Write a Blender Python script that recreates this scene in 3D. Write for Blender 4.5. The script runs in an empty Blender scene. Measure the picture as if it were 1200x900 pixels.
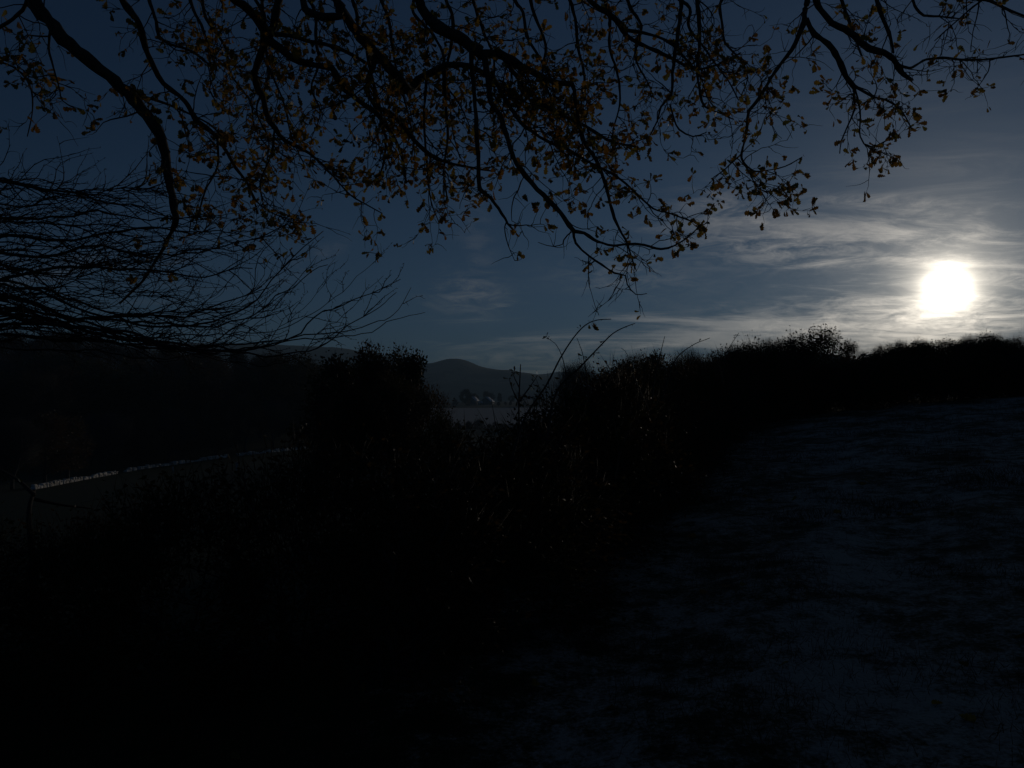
import bpy, math, random
import numpy as np

R = math.radians
scene = bpy.context.scene
col = scene.collection

# ------------------------------------------------------------------ camera
EYE = 1.65
F = 942.0                       # focal length in photograph pixels (1200 wide)
PITCH = R(1.7)
cam = bpy.data.cameras.new('camera')
cam.sensor_width = 36.0
cam.lens = 36.0 * F / 1200.0
cam.clip_start = 0.05
cam.clip_end = 12000
cam_o = bpy.data.objects.new('camera', cam)
cam_o.location = (0, 0, EYE)
cam_o.rotation_euler = (R(90) + PITCH, 0, 0)
col.objects.link(cam_o)
scene.camera = cam_o

def ray(px, py):
    """direction of a photograph pixel, scaled so that y = 1"""
    dx = (px - 600.0) / F
    dz = (450.0 - py) / F
    y = math.cos(PITCH) - dz * math.sin(PITCH)
    z = math.sin(PITCH) + dz * math.cos(PITCH)
    return dx / y, 1.0, z / y

def at(px, py, y):
    d = ray(px, py)
    return np.array([d[0] * y, y, EYE + d[2] * y])

# ------------------------------------------------------------------ light
SUN_PX = (1110, 340)
_d = np.array(ray(*SUN_PX)); _d = _d / np.linalg.norm(_d)
SUN_EL = math.asin(_d[2])
SUN_AZ = math.atan2(_d[0], _d[1])            # clockwise from +Y
EXPOSURE = -3.85
SKY_STRENGTH = 0.15

scene.view_settings.view_transform = 'Standard'
scene.view_settings.look = 'None'
scene.view_settings.exposure = EXPOSURE
scene.view_settings.gamma = 1.0
scene.view_settings.use_curve_mapping = False
scene.cycles.use_denoising = True
scene.cycles.max_bounces = 4
scene.cycles.transparent_max_bounces = 8
scene.cycles.volume_bounces = 0

class NT:
    """tiny helper to write node trees"""
    def __init__(self, tree):
        self.t = tree
        self.n = tree.nodes
        self.l = tree.links
    def node(self, kind, **props):
        nd = self.n.new(kind)
        for k, v in props.items():
            setattr(nd, k, v)
        return nd
    def put(self, sock, v):
        if v is None:
            return
        if isinstance(v, (int, float)):
            sock.default_value = v
        elif isinstance(v, (tuple, list)):
            if len(v) == 3 and len(sock.default_value) == 4:
                v = tuple(v) + (1.0,)
            sock.default_value = v
        else:
            self.l.new(v, sock)
    def math(self, op, a, b=None, c=None, clamp=False):
        nd = self.node('ShaderNodeMath', operation=op, use_clamp=clamp)
        self.put(nd.inputs[0], a); self.put(nd.inputs[1], b)
        if c is not None:
            self.put(nd.inputs[2], c)
        return nd.outputs[0]
    def vmath(self, op, a, b=None):
        nd = self.node('ShaderNodeVectorMath', operation=op)
        self.put(nd.inputs[0], a)
        if b is not None:
            self.put(nd.inputs[1], b)
        return nd.outputs['Value'] if op in ('DOT_PRODUCT', 'LENGTH') else nd.outputs[0]
    def mix(self, fac, a, b, blend='MIX'):
        nd = self.node('ShaderNodeMix', data_type='RGBA', blend_type=blend)
        self.put(nd.inputs[0], fac); self.put(nd.inputs[6], a); self.put(nd.inputs[7], b)
        return nd.outputs[2]
    def noise(self, vec, scale, detail=4, rough=0.55, dist=0.0):
        nd = self.node('ShaderNodeTexNoise')
        if vec is not None:
            self.put(nd.inputs['Vector'], vec)
        nd.inputs['Scale'].default_value = scale
        nd.inputs['Detail'].default_value = detail
        nd.inputs['Roughness'].default_value = rough
        nd.inputs['Distortion'].default_value = dist
        return nd.outputs[0]
    def smooth(self, v, lo, hi, a=0.0, b=1.0):
        nd = self.node('ShaderNodeMapRange', interpolation_type='SMOOTHSTEP')
        self.put(nd.inputs[0], v)
        for i, q in enumerate((lo, hi, a, b)):
            self.put(nd.inputs[1 + i], q)
        return nd.outputs[0]
    def combine(self, x, y, z):
        nd = self.node('ShaderNodeCombineXYZ')
        self.put(nd.inputs[0], x); self.put(nd.inputs[1], y); self.put(nd.inputs[2], z)
        return nd.outputs[0]
    def sep(self, v):
        nd = self.node('ShaderNodeSeparateXYZ')
        self.put(nd.inputs[0], v)
        return nd.outputs

world = bpy.data.worlds.new('World')
scene.world = world
world.use_nodes = True
w = NT(world.node_tree)
w.n.clear()
sky = w.node('ShaderNodeTexSky', sky_type='NISHITA')
sky.sun_disc = False
sky.sun_elevation = SUN_EL
sky.sun_rotation = SUN_AZ
sky.altitude = 150
sky.air_density = 0.75
sky.dust_density = 0.2
sky.ozone_density = 4.5
DISP = 2.0 ** (-EXPOSURE)       # radiance that shows as white
tc = w.node('ShaderNodeTexCoord')
dirv = w.vmath('NORMALIZE', tc.outputs['Generated'])
cosang = w.vmath('DOT_PRODUCT', dirv, tuple(float(q) for q in _d))
ang = w.math('MULTIPLY', w.math('ARCCOSINE', w.math('MINIMUM', cosang, 1.0)), 180 / math.pi)
def expo(amp, width):
    return w.math('MULTIPLY', w.math('EXPONENT', w.math('DIVIDE', ang, -width)), amp)
aure = w.math('ADD', w.math('DIVIDE', 12.0, w.math('ADD', 1.0, w.math('POWER', w.math('DIVIDE', ang, 0.74), 2.75))), expo(0.44, 2.8))
# thin cirrus, on a sheet high above: streaks get long and flat near the horizon
sx, sy, sz = w.sep(dirv)[:3]
den = w.math('ADD', w.math('MAXIMUM', sz, 0.0), 0.07)
u = w.math('DIVIDE', sx, den)
v = w.math('DIVIDE', sy, den)
uv = w.combine(u, v, 0.0)
rot = w.node('ShaderNodeVectorRotate', rotation_type='Z_AXIS')
w.put(rot.inputs['Vector'], uv)
rot.inputs['Angle'].default_value = R(7)
rs = w.sep(rot.outputs[0])
SEED = 61.9
st = w.combine(w.math('MULTIPLY', rs[0], 0.5), rs[1], SEED)
warp = w.node('ShaderNodeTexNoise')
w.put(warp.inputs['Vector'], st); warp.inputs['Scale'].default_value = 0.8; warp.inputs['Detail'].default_value = 3
st2 = w.vmath('ADD', st, w.vmath('MULTIPLY', w.vmath('SUBTRACT', warp.outputs['Color'], (0.5, 0.5, 0.5)), (1.3, 1.3, 0.0)))
n_str = w.noise(st2, 1.9, 9, 0.70, 0.5)
n_big = w.noise(w.vmath('ADD', uv, (4.3, 1.7, SEED * 3.1)), 0.45, 3, 0.5)
bank = w.smooth(ang, 9.0, 48.0, 0.165, 0.0)      # the bank of cirrus lies on the sun's side
thr = w.math('SUBTRACT', w.math('ADD', n_str, w.math('MULTIPLY', w.math('SUBTRACT', n_big, 0.5), 1.0)), 0.575)
cl = w.smooth(w.math('ADD', thr, bank), 0.03, 0.34)
low = w.smooth(sz, 0.13, 0.29, 1.0, 0.04)
cl = w.math('MULTIPLY', w.math('MULTIPLY', cl, low), w.smooth(sz, -0.01, 0.01))
# single wisps and banks of cirrus, each in its own part of the sky
n_fine = w.noise(w.vmath('ADD', w.vmath('MULTIPLY', dirv, (26.0, 26.0, 90.0)), (3.0, 7.0, 1.0)), 0.9, 8, 0.68, 0.7)
def wisp(px, py, wide, tall, rot_, amp, lo=0.36, hi=0.72):
    c_ = np.array(ray(px, py)); c_ /= np.linalg.norm(c_)
    rt = np.cross(c_, (0, 0, 1)); rt /= np.linalg.norm(rt)
    up = np.cross(rt, c_)
    e1 = (rt * math.cos(R(rot_)) + up * math.sin(R(rot_))) / math.radians(wide)
    e2 = (-rt * math.sin(R(rot_)) + up * math.cos(R(rot_))) / math.radians(tall)
    a_ = w.vmath('DOT_PRODUCT', dirv, tuple(float(q) for q in e1))
    b_ = w.vmath('DOT_PRODUCT', dirv, tuple(float(q) for q in e2))
    r2 = w.math('ADD', w.math('MULTIPLY', a_, a_), w.math('MULTIPLY', b_, b_))
    front = w.math('GREATER_THAN', w.vmath('DOT_PRODUCT', dirv, tuple(float(q) for q in c_)), 0.0)
    m_ = w.math('MULTIPLY', w.math('EXPONENT', w.math('MULTIPLY', r2, -1.0)), front)
    return w.math('MULTIPLY', w.math('MULTIPLY', m_, w.smooth(n_fine, lo, hi)), amp)
for a_ in ((543, 345, 2.6, 1.3, 0, .9), (372, 302, 3.2, .6, 32, .35), (560, 300, 1.2, 4.5, 8, .3), (640, 421, 9, .55, 0, .85), (740, 406, 6, .45, 0, .8),
           (850, 245, 3.2, 1.1, -14, .55), (900, 290, 5.5, 1.3, -6, .7), (730, 325, 5, 1.2, -5, .45), (1040, 238, 5, .45, -9, .35),
           (1010, 378, 10, 1.5, 0, .9), (1150, 372, 7, 1.6, 2, .9), (1175, 318, 4, .8, -14, .5)):
    cl = w.math('ADD', cl, wisp(*a_))
# sunlit ice cloud scatters mostly forward, so it is brightest round the sun
c_rad = w.math('ADD', w.math('ADD', expo(0.75, 6.5), expo(0.17, 18.0)), 0.03)
cloud = w.math('MULTIPLY', w.math('MULTIPLY', cl, c_rad), DISP)
thin = w.math('MULTIPLY', w.math('MULTIPLY', expo(0.055, 26.0), w.smooth(sz, 0.02, 0.42, 1.0, 0.2)), DISP)   # milky upper air
veil = w.smooth(n_str, 0.3, 0.72, 0.80, 1.22)     # the glow shines through uneven thin cloud
aur_d = w.math('MULTIPLY', w.math('MULTIPLY', aure, veil), DISP)
skyc = w.mix(1.0, sky.outputs[0], (SKY_STRENGTH,) * 3, 'MULTIPLY')
c_rgb = w.vmath('MULTIPLY', w.combine(cloud, cloud, cloud), (1.0, 0.88, 0.72))
a_rgb = w.vmath('MULTIPLY', w.combine(aur_d, aur_d, aur_d), (1.0, 0.90, 0.74))
t_rgb = w.vmath('MULTIPLY', w.combine(thin, thin, thin), (0.55, 0.95, 1.30))
tot = w.vmath('ADD', w.vmath('ADD', w.vmath('ADD', skyc, t_rgb), c_rgb), a_rgb)
bg = w.node('ShaderNodeBackground')
w.put(bg.inputs['Color'], tot)
bg.inputs['Strength'].default_value = 1.0
w.l.new(bg.outputs[0], w.node('ShaderNodeOutputWorld').inputs['Surface'])

sun = bpy.data.lights.new('sun', 'SUN')
sun.energy = 4.0
sun.angle = R(0.53)
sun.color = (1.0, 0.86, 0.68)
sun_o = bpy.data.objects.new('sun', sun)
col.objects.link(sun_o)
sun_o.rotation_euler = (R(90) - SUN_EL, 0, math.pi - SUN_AZ)
sun_o.location = (30, 55, 40)

# ------------------------------------------------------------------ helpers
def S(a, b, x):
    t = np.clip((np.asarray(x, float) - a) / (b - a), 0, 1)
    return t * t * (3 - 2 * t)

class MB:
    """collects triangles and quads and links them as one mesh"""
    def __init__(self):
        self.v, self.t, self.q, self.n = [], [], [], 0
    def add(self, v, t=None, q=None):
        v = np.asarray(v, float).reshape(-1, 3)
        if t is not None and len(t):
            self.t.append(np.asarray(t, np.int64).reshape(-1, 3) + self.n)
        if q is not None and len(q):
            self.q.append(np.asarray(q, np.int64).reshape(-1, 4) + self.n)
        self.v.append(v); self.n += len(v)
    def tube(self, pts, rad, sides=5):
        pts = np.asarray(pts, float)
        n = len(pts)
        rad = np.broadcast_to(np.asarray(rad, float), (n,))
        tan = np.gradient(pts, axis=0)
        tan /= np.linalg.norm(tan, axis=1)[:, None] + 1e-9
        ref = np.array([0.31, 0.17, 0.94])
        if abs(np.dot(tan.mean(0) / (np.linalg.norm(tan.mean(0)) + 1e-9), ref)) > 0.9:
            ref = np.array([0.9, -0.4, 0.1])
        a = np.cross(tan, ref); a /= np.linalg.norm(a, axis=1)[:, None] + 1e-9
        b = np.cross(tan, a)
        ph = np.arange(sides) * 2 * math.pi / sides
        ring = pts[:, None] + rad[:, None, None] * (np.cos(ph)[None, :, None] * a[:, None] + np.sin(ph)[None, :, None] * b[:, None])
        i = np.arange(n - 1)[:, None] * sides
        k = np.arange(sides)[None]
        k2 = (k + 1) % sides
        q = np.stack([i + k, i + k2, i + sides + k2, i + sides + k], -1).reshape(-1, 4)
        vv = np.concatenate([ring.reshape(-1, 3), pts[:1], pts[-1:]])
        m = n * sides
        kk = np.arange(sides)
        t = np.concatenate([np.stack([np.full(sides, m), (kk + 1) % sides, kk], -1),
                            np.stack([np.full(sides, m + 1), m - sides + kk, m - sides + (kk + 1) % sides], -1)])
        self.add(vv, t, q)
    def box(self, lo, hi):
        x0, y0, z0 = lo; x1, y1, z1 = hi
        self.add([(x0, y0, z0), (x1, y0, z0), (x1, y1, z0), (x0, y1, z0), (x0, y0, z1), (x1, y0, z1), (x1, y1, z1), (x0, y1, z1)],
                 None, [(0, 3, 2, 1), (4, 5, 6, 7), (0, 1, 5, 4), (1, 2, 6, 5), (2, 3, 7, 6), (3, 0, 4, 7)])
    def mesh(self, name, mat, smooth=False):
        me = bpy.data.meshes.new(name)
        V = np.concatenate(self.v) if self.v else np.zeros((0, 3))
        T = np.concatenate(self.t) if self.t else np.zeros((0, 3), np.int64)
        Q = np.concatenate(self.q) if self.q else np.zeros((0, 4), np.int64)
        me.vertices.add(len(V)); me.vertices.foreach_set('co', V.astype(np.float32).ravel())
        nl = 3 * len(T) + 4 * len(Q)
        me.loops.add(nl)
        me.loops.foreach_set('vertex_index', np.concatenate([T.ravel(), Q.ravel()]).astype(np.int32))
        me.polygons.add(len(T) + len(Q))
        ls = np.concatenate([np.arange(len(T)) * 3, 3 * len(T) + np.arange(len(Q)) * 4]).astype(np.int32)
        me.polygons.foreach_set('loop_start', ls)
        if smooth:
            me.polygons.foreach_set('use_smooth', np.ones(len(ls), bool))
        me.update(calc_edges=True)
        me.validate()
        if mat is not None:
            me.materials.append(mat)
        return me
    def build(self, name, mat, parent=None, smooth=False):
        return link(name, self.mesh(name, mat, smooth), parent)

def link(name, me, parent=None):
    o = bpy.data.objects.new(name, me)
    col.objects.link(o)
    if parent is not None:
        o.parent = parent
    return o

def tag(o, label=None, cat=None, group=None, kind=None):
    for k, q in (('label', label), ('category', cat), ('group', group), ('kind', kind)):
        if q:
            o[k] = q
    return o

def empty(name, loc, label, cat, group=None, rz=0.0, scale=1.0):
    o = bpy.data.objects.new(name, None)
    o.empty_display_size = 0.2
    col.objects.link(o)
    o.location = tuple(float(q) for q in loc)
    o.rotation_euler = (0, 0, rz)
    o.scale = scale if isinstance(scale, tuple) else (scale,) * 3
    return tag(o, label, cat, group)

def catmull(P, step):
    P = np.asarray(P, float)
    Q = np.vstack([2 * P[0] - P[1], P, 2 * P[-1] - P[-2]])
    out = []
    for i in range(1, len(Q) - 2):
        n = max(2, int(np.linalg.norm(Q[i + 1, :3] - Q[i, :3]) / step))
        t = np.linspace(0, 1, n, endpoint=False)[:, None]
        a, b, c, d = Q[i - 1], Q[i], Q[i + 1], Q[i + 2]
        out.append(0.5 * (2 * b + (c - a) * t + (2 * a - 5 * b + 4 * c - d) * t ** 2 + (3 * b - a - 3 * c + d) * t ** 3))
    out.append(P[-1:])
    return np.vstack(out)

def unit(v):
    v = np.asarray(v, float)
    return v / (np.linalg.norm(v, axis=-1, keepdims=True) + 1e-9)

# ------------------------------------------------------------------ materials
def material(name):
    m = bpy.data.materials.new(name)
    m.use_nodes = True
    t = NT(m.node_tree)
    t.n.clear()
    out = t.node('ShaderNodeOutputMaterial')
    return m, t, out

def bark_mat(name, c1, c2, scale=18):
    m, t, out = material(name)
    tcn = t.node('ShaderNodeTexCoord')
    n = t.noise(tcn.outputs['Object'], scale, 6, 0.7)
    c = t.mix(t.smooth(n, 0.35, 0.7), c1, c2)
    b = t.node('ShaderNodeBsdfPrincipled')
    t.put(b.inputs['Base Color'], c)
    b.inputs['Roughness'].default_value = 0.85
    bp = t.node('ShaderNodeBump'); bp.inputs['Strength'].default_value = 0.5; bp.inputs['Distance'].default_value = 0.02
    t.put(bp.inputs['Height'], n)
    t.l.new(bp.outputs[0], b.inputs['Normal'])
    t.l.new(b.outputs[0], out.inputs[0])
    return m

def leaf_mat(name, cols, trans=0.5, gloss=0.35, rough=0.45, tcol=(1.35, 1.18, 0.8)):
    """leaf with real transmission; a tone for each leaf"""
    m, t, out = material(name)
    geo = t.node('ShaderNodeNewGeometry')
    oi = t.node('ShaderNodeObjectInfo')
    r = t.math('FRACT', t.math('ADD', geo.outputs['Random Per Island'], oi.outputs['Random']))
    ramp = t.node('ShaderNodeValToRGB')
    el = ramp.color_ramp.elements
    for i, c in enumerate(cols):
        pos = i / (len(cols) - 1)
        e = el[i] if i < 2 else el.new(pos)
        e.position = pos
        e.color = tuple(c) + (1,)
    t.put(ramp.inputs[0], r)
    tcn = t.node('ShaderNodeTexCoord')
    n = t.noise(tcn.outputs['Object'], 60, 3)
    c = t.mix(t.smooth(n, 0.35, 0.75, 0.0, 0.55), ramp.outputs[0], (0.06, 0.035, 0.015))
    d = t.node('ShaderNodeBsdfPrincipled')
    t.put(d.inputs['Base Color'], c)
    d.inputs['Roughness'].default_value = rough
    d.inputs['Specular IOR Level'].default_value = gloss
    tr = t.node('ShaderNodeBsdfTranslucent')
    t.put(tr.inputs[0], t.mix(1.0, c, tcol, 'MULTIPLY'))
    mx = t.node('ShaderNodeMixShader')
    mx.inputs[0].default_value = trans
    t.l.new(d.outputs[0], mx.inputs[1]); t.l.new(tr.outputs[0], mx.inputs[2])
    t.l.new(mx.outputs[0], out.inputs[0])
    return m

def plain_mat(name, c1, c2, scale=4.0, rough=0.8, spec=0.3):
    m, t, out = material(name)
    tcn = t.node('ShaderNodeTexCoord')
    n = t.noise(tcn.outputs['Object'], scale, 5, 0.6)
    b = t.node('ShaderNodeBsdfPrincipled')
    t.put(b.inputs['Base Color'], t.mix(t.smooth(n, 0.35, 0.68), c1, c2))
    b.inputs['Roughness'].default_value = rough
    b.inputs['Specular IOR Level'].default_value = spec
    t.l.new(b.outputs[0], out.inputs[0])
    return m

M_BARK = bark_mat('oak_bark', (0.045, 0.037, 0.028), (0.10, 0.085, 0.065))
M_TWIG = bark_mat('twig_bark', (0.040, 0.032, 0.026), (0.075, 0.06, 0.048), 40)
M_BARE = bark_mat('smooth_bark', (0.035, 0.030, 0.026), (0.065, 0.056, 0.048), 25)
M_OAKLEAF = leaf_mat('oak_leaf', [(0.15, 0.10, 0.035), (0.30, 0.17, 0.035), (0.40, 0.27, 0.05), (0.30, 0.25, 0.055), (0.17, 0.19, 0.05), (0.36, 0.19, 0.035), (0.20, 0.13, 0.05)], 0.5, 0.3, 0.5)
M_HEDGE = leaf_mat('hedge_leaf', [(0.035, 0.045, 0.016), (0.055, 0.065, 0.02), (0.075, 0.05, 0.02), (0.045, 0.055, 0.018)], 0.25, 0.15, 0.6)
M_BROWN = leaf_mat('brown_leaf', [(0.06, 0.04, 0.02), (0.10, 0.06, 0.022), (0.07, 0.055, 0.025)], 0.35, 0.25, 0.5)
M_EVER = leaf_mat('evergreen_leaf', [(0.022, 0.035, 0.016), (0.035, 0.05, 0.02), (0.03, 0.042, 0.02)], 0.15, 0.2, 0.55)
M_BRAMBLE = leaf_mat('bramble_leaf', [(0.04, 0.065, 0.02), (0.06, 0.09, 0.025), (0.08, 0.06, 0.03)], 0.4, 0.5, 0.35)
M_GRASS = leaf_mat('grass_blade', [(0.05, 0.055, 0.022), (0.08, 0.075, 0.035), (0.13, 0.11, 0.06), (0.06, 0.07, 0.025)], 0.3, 0.3, 0.5)

# ------------------------------------------------------------------ terrain
def height(x, y):
    x = np.asarray(x, float); y = np.asarray(y, float)
    s = 0.94 * x + 0.34 * y
    t = -0.8 * x + 0.6 * y
    rise = 1.95 * (np.clip(s / 21.0, -0.3, 1.0) * 0.75 + 0.25 * S(-2, 23, s)) - 0.07 * np.clip(s - 22.5, 0, 40) * (1 - S(60, 90, y))
    near = np.clip(1 - S(90, 170, y), 0, 1)
    h = rise * near
    h = h - (5.0 * S(4, 50, t) + 3.2 * S(62, 125, t)) * (1 - S(170, 280, np.hypot(x, y)))
    h = h - 9.0 * S(90, 200, y) * (1 - S(220, 300, y)) * S(-60, 40, x)
    far = np.interp(y, [180, 300, 600, 760, 5000], [-9.0, -5.4, 4.2, 7.0, 7.0])
    h = h * (1 - S(180, 300, y)) + far * S(180, 300, y)
    h = h + 15.0 * np.exp(-((x + 125) / 85) ** 2 - ((y - 192) / 52) ** 2)
    h = h + 66.0 * np.exp(-((x - 340) / 190) ** 2 - ((y - 1010) / 170) ** 2)  # unseen hill behind the ridge, added to shade the far snowy field
    r = np.hypot(x, y)
    bump = 0.035 * np.sin(1.9 * x + 0.7 * y) * np.sin(1.3 * y - 0.5 * x + 1) + 0.02 * np.sin(4.1 * x - 2.2 * y) + 0.015 * np.sin(5.7 * y + 3.0 * x + 2)
    h = h + bump * (1 - S(30, 70, r)) * S(0.5, 2, r)
    h = h + 0.7 * np.sin(x / 61 + 1) * np.sin(y / 73) * S(120, 400, r)
    return h
def hz(x, y):
    return float(height(x, y))

n = 300
uu = np.linspace(-1, 1, n)
A = 9.0
ext = 3800.0
ax = A * np.sinh(uu * math.asinh(ext / A))
X, Y = np.meshgrid(ax, ax, indexing='ij')
Z = height(X, Y)
gm = MB()
ii, jj = np.meshgrid(np.arange(n - 1), np.arange(n - 1), indexing='ij')
a = (ii * n + jj).ravel()
gm.add(np.stack([X, Y, Z], -1).reshape(-1, 3), None, np.stack([a, a + n, a + n + 1, a + 1], -1))
m, t, out = material('ground_cover')
tcn = t.node('ShaderNodeTexCoord')
P = tcn.outputs['Object']
att = t.node('ShaderNodeAttribute', attribute_name='snow')
n1 = t.noise(P, 0.8, 5, 0.65)
n2 = t.noise(P, 5.0, 5, 0.7)
n3 = t.noise(P, 38.0, 3, 0.7)
cover = t.math('ADD', t.math('ADD', t.math('MULTIPLY', n1, 0.6), t.math('MULTIPLY', n2, 0.6)), t.math('MULTIPLY', n3, 0.4))
fac = t.smooth(t.math('SUBTRACT', t.math('ADD', cover, att.outputs['Fac']), 1.19), -0.06, 0.16)
turf = t.mix(t.smooth(n2, 0.3, 0.7), (0.035, 0.048, 0.015), (0.065, 0.072, 0.026))
turf = t.mix(t.smooth(n3, 0.45, 0.7), turf, (0.03, 0.022, 0.014))
snow = t.mix(n3, (0.46, 0.39, 0.31), (0.62, 0.54, 0.45))
c = t.mix(fac, turf, snow)
b = t.node('ShaderNodeBsdfPrincipled')
t.put(b.inputs['Base Color'], c)
b.inputs['Roughness'].default_value = 0.85
b.inputs['Specular IOR Level'].default_value = 0.2
bp = t.node('ShaderNodeBump'); bp.inputs['Strength'].default_value = 0.7; bp.inputs['Distance'].default_value = 0.05
t.put(bp.inputs['Height'], cover)
t.l.new(bp.outputs[0], b.inputs['Normal'])
t.l.new(b.outputs[0], out.inputs[0])
ground = gm.build('ground', m, None, True)
tag(ground, kind='structure')
# how much snow lies: patchy on the slope this side, none on the sunny field below, deep on the far field
tt = -0.8 * X + 0.6 * Y
sn = 0.43 * (1 - S(5, 14, tt)) * (1 - S(60, 120, np.hypot(X, Y)))
fld = S(286, 300, Y) * (1 - S(505, 520, Y)) * S(-92, -80, X) * (1 - S(85, 100, X))
sn = sn * (.35 + .65 * S(-2.5, .8, X)) * (1 - .9 * S(21.5, 24, 0.94 * X + 0.34 * Y))  # thinner at left; past the crest thinned to darken its sunlit strip
sn = np.maximum(sn, 0.85 * fld)
attr = ground.data.attributes.new('snow', 'FLOAT', 'POINT')
attr.data.foreach_set('value', sn.astype(np.float32).ravel())

# hills far behind
def hill(y0, depth, prof, seed, c1, c2):
    px = np.array([p[0] for p in prof], float); py = np.array([p[1] for p in prof], float)
    zx = (px - 600) / F * y0
    zt = np.array([at(600, q, y0)[2] for q in py])
    nx, ny = 420, 40
    xs = np.linspace(zx[0], zx[-1], nx)
    # smooth profile
    top = np.interp(xs, zx, zt)
    k = np.array([1, 4, 6, 4, 1.]) / 16
    for _ in range(2):
        top = np.convolve(np.pad(top, 2, mode='edge'), k, 'valid')
    rng = np.random.default_rng(seed)
    top += np.convolve(rng.normal(0, y0 / 2200.0, nx), k, 'same')
    ys = np.linspace(-1, 1, ny)
    V = np.zeros((nx, ny, 3))
    for j, q in enumerate(ys):
        f = math.cos(q * math.pi / 2) ** 1.3
        sway = 30 * np.sin(xs / 210 + q * 3 + seed) * (1 - f)
        V[:, j, 0] = xs
        V[:, j, 1] = y0 + q * depth + sway
        V[:, j, 2] = 4 + (top - 4) * f + 5 * np.sin(xs / 90 + q * 7 + seed) * f * (1 - f)
    mb = MB()
    i, j = np.meshgrid(np.arange(nx - 1), np.arange(ny - 1), indexing='ij')
    a = (i * ny + j).ravel()
    mb.add(V, None, np.stack([a, a + ny, a + ny + 1, a + 1], -1))
    mm, t, out = material('hill_cover')
    tcn = t.node('ShaderNodeTexCoord')
    vo = t.node('ShaderNodeTexVoronoi'); vo.inputs['Scale'].default_value = 0.0055
    t.put(vo.inputs['Vector'], tcn.outputs['Object'])
    nn = t.noise(tcn.outputs['Object'], 0.012, 6, 0.65)
    fields = t.mix(t.smooth(t.sep(vo.outputs['Color'])[0], 0.3, 0.7), c1, c2)
    cc = t.mix(t.smooth(nn, 0.48, 0.56), fields, (0.035, 0.033, 0.025))
    b = t.node('ShaderNodeBsdfPrincipled')
    t.put(b.inputs['Base Color'], cc); b.inputs['Roughness'].default_value = 0.95; b.inputs['Specular IOR Level'].default_value = 0.1
    t.l.new(b.outputs[0], out.inputs[0])
    o = mb.build('hill', mm, None, True)
    return tag(o, kind='structure')
hill(1800, 460, [(-420, 404), (100, 403), (250, 403), (330, 404.5), (400, 408), (460, 419), (498, 427), (512, 425.5), (524, 421.5), (533, 420), (541, 421), (552, 425), (566, 430.5), (580, 433), (600, 434.5), (620, 438), (680, 446), (760, 458), (860, 470), (960, 476)], 3, (0.07, 0.075, 0.04), (0.12, 0.11, 0.07))
hill(2500, 200, [(520, 470), (560, 455), (600, 445), (635, 438), (665, 435.5), (700, 437), (760, 440), (850, 439), (1000, 442), (1250, 452), (1500, 470)], 8, (0.05, 0.055, 0.035), (0.09, 0.085, 0.055))

# low stone wall at the foot of the wood
def on_ground(px, py, dmin=8, dmax=400):
    d = ray(px, py)
    for y in np.arange(dmin, dmax, 0.5):
        if EYE + d[2] * y <= hz(d[0] * y, y):
            return np.array([d[0] * y, y, hz(d[0] * y, y)])
    return at(px, py, dmax)
M_STONE = plain_mat('pale_stone', (0.48, 0.45, 0.40), (0.76, 0.73, 0.67), 1.4, 0.9, 0.1)
tp = [on_ground(*q) for q in ((38, 574), (90, 564), (160, 551), (230, 541), (290, 533), (335, 528.5), (372, 525))]
tp = catmull(np.array(tp), .5)
tg = unit(np.gradient(tp, axis=0)); side = np.stack([-tg[:, 1], tg[:, 0], 0 * tg[:, 0]], -1)
rng = np.random.default_rng(5)
seg = np.concatenate([[0], np.cumsum(np.linalg.norm(np.diff(tp, axis=0), axis=1))])
wall_o = tp[len(tp) // 2].copy()
mb = MB()
for course in range(2):
    q = 0.0
    while q < seg[-1] - 1:
        ln_ = rng.uniform(.35, .9)
        hgt = rng.uniform(.28, .38) if course == 0 else rng.uniform(.1, .32)
        if not (course == 1 and rng.uniform() < .15) and math.sin(q * .31) + math.sin(q * .83 + 1) > -1.55:
            k = int(np.searchsorted(seg, q + ln_ / 2)); k = min(k, len(tp) - 2)
            c_ = tp[k] - wall_o
            z0 = hz(*tp[k][:2]) - wall_o[2] + (-.08 if course == 0 else .24)
            hwid = rng.uniform(.16, .26)
            V = []
            for zz, sh in ((z0, 1.0), (z0 + hgt, rng.uniform(.8, .95))):
                for (a_, b_) in ((-1, -1), (1, -1), (1, 1), (-1, 1)):
                    p = c_ + tg[k] * a_ * ln_ * .48 * sh + side[k] * b_ * hwid * sh + rng.normal(0, .02, 3)
                    V.append((p[0], p[1], zz + rng.normal(0, .015)))
            mb.add(V, None, [(0, 3, 2, 1), (4, 5, 6, 7), (0, 1, 5, 4), (1, 2, 6, 5), (2, 3, 7, 6), (3, 0, 4, 7)])
        q += ln_
o = mb.build('stone_wall', M_STONE)
o.location = wall_o
tag(o, 'low broken wall of pale stones along the foot of the wooded hillside', 'wall')

# ------------------------------------------------------------------ generic plants
def rand_unit(rng, n):
    return unit(rng.normal(size=(n, 3)))

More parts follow.
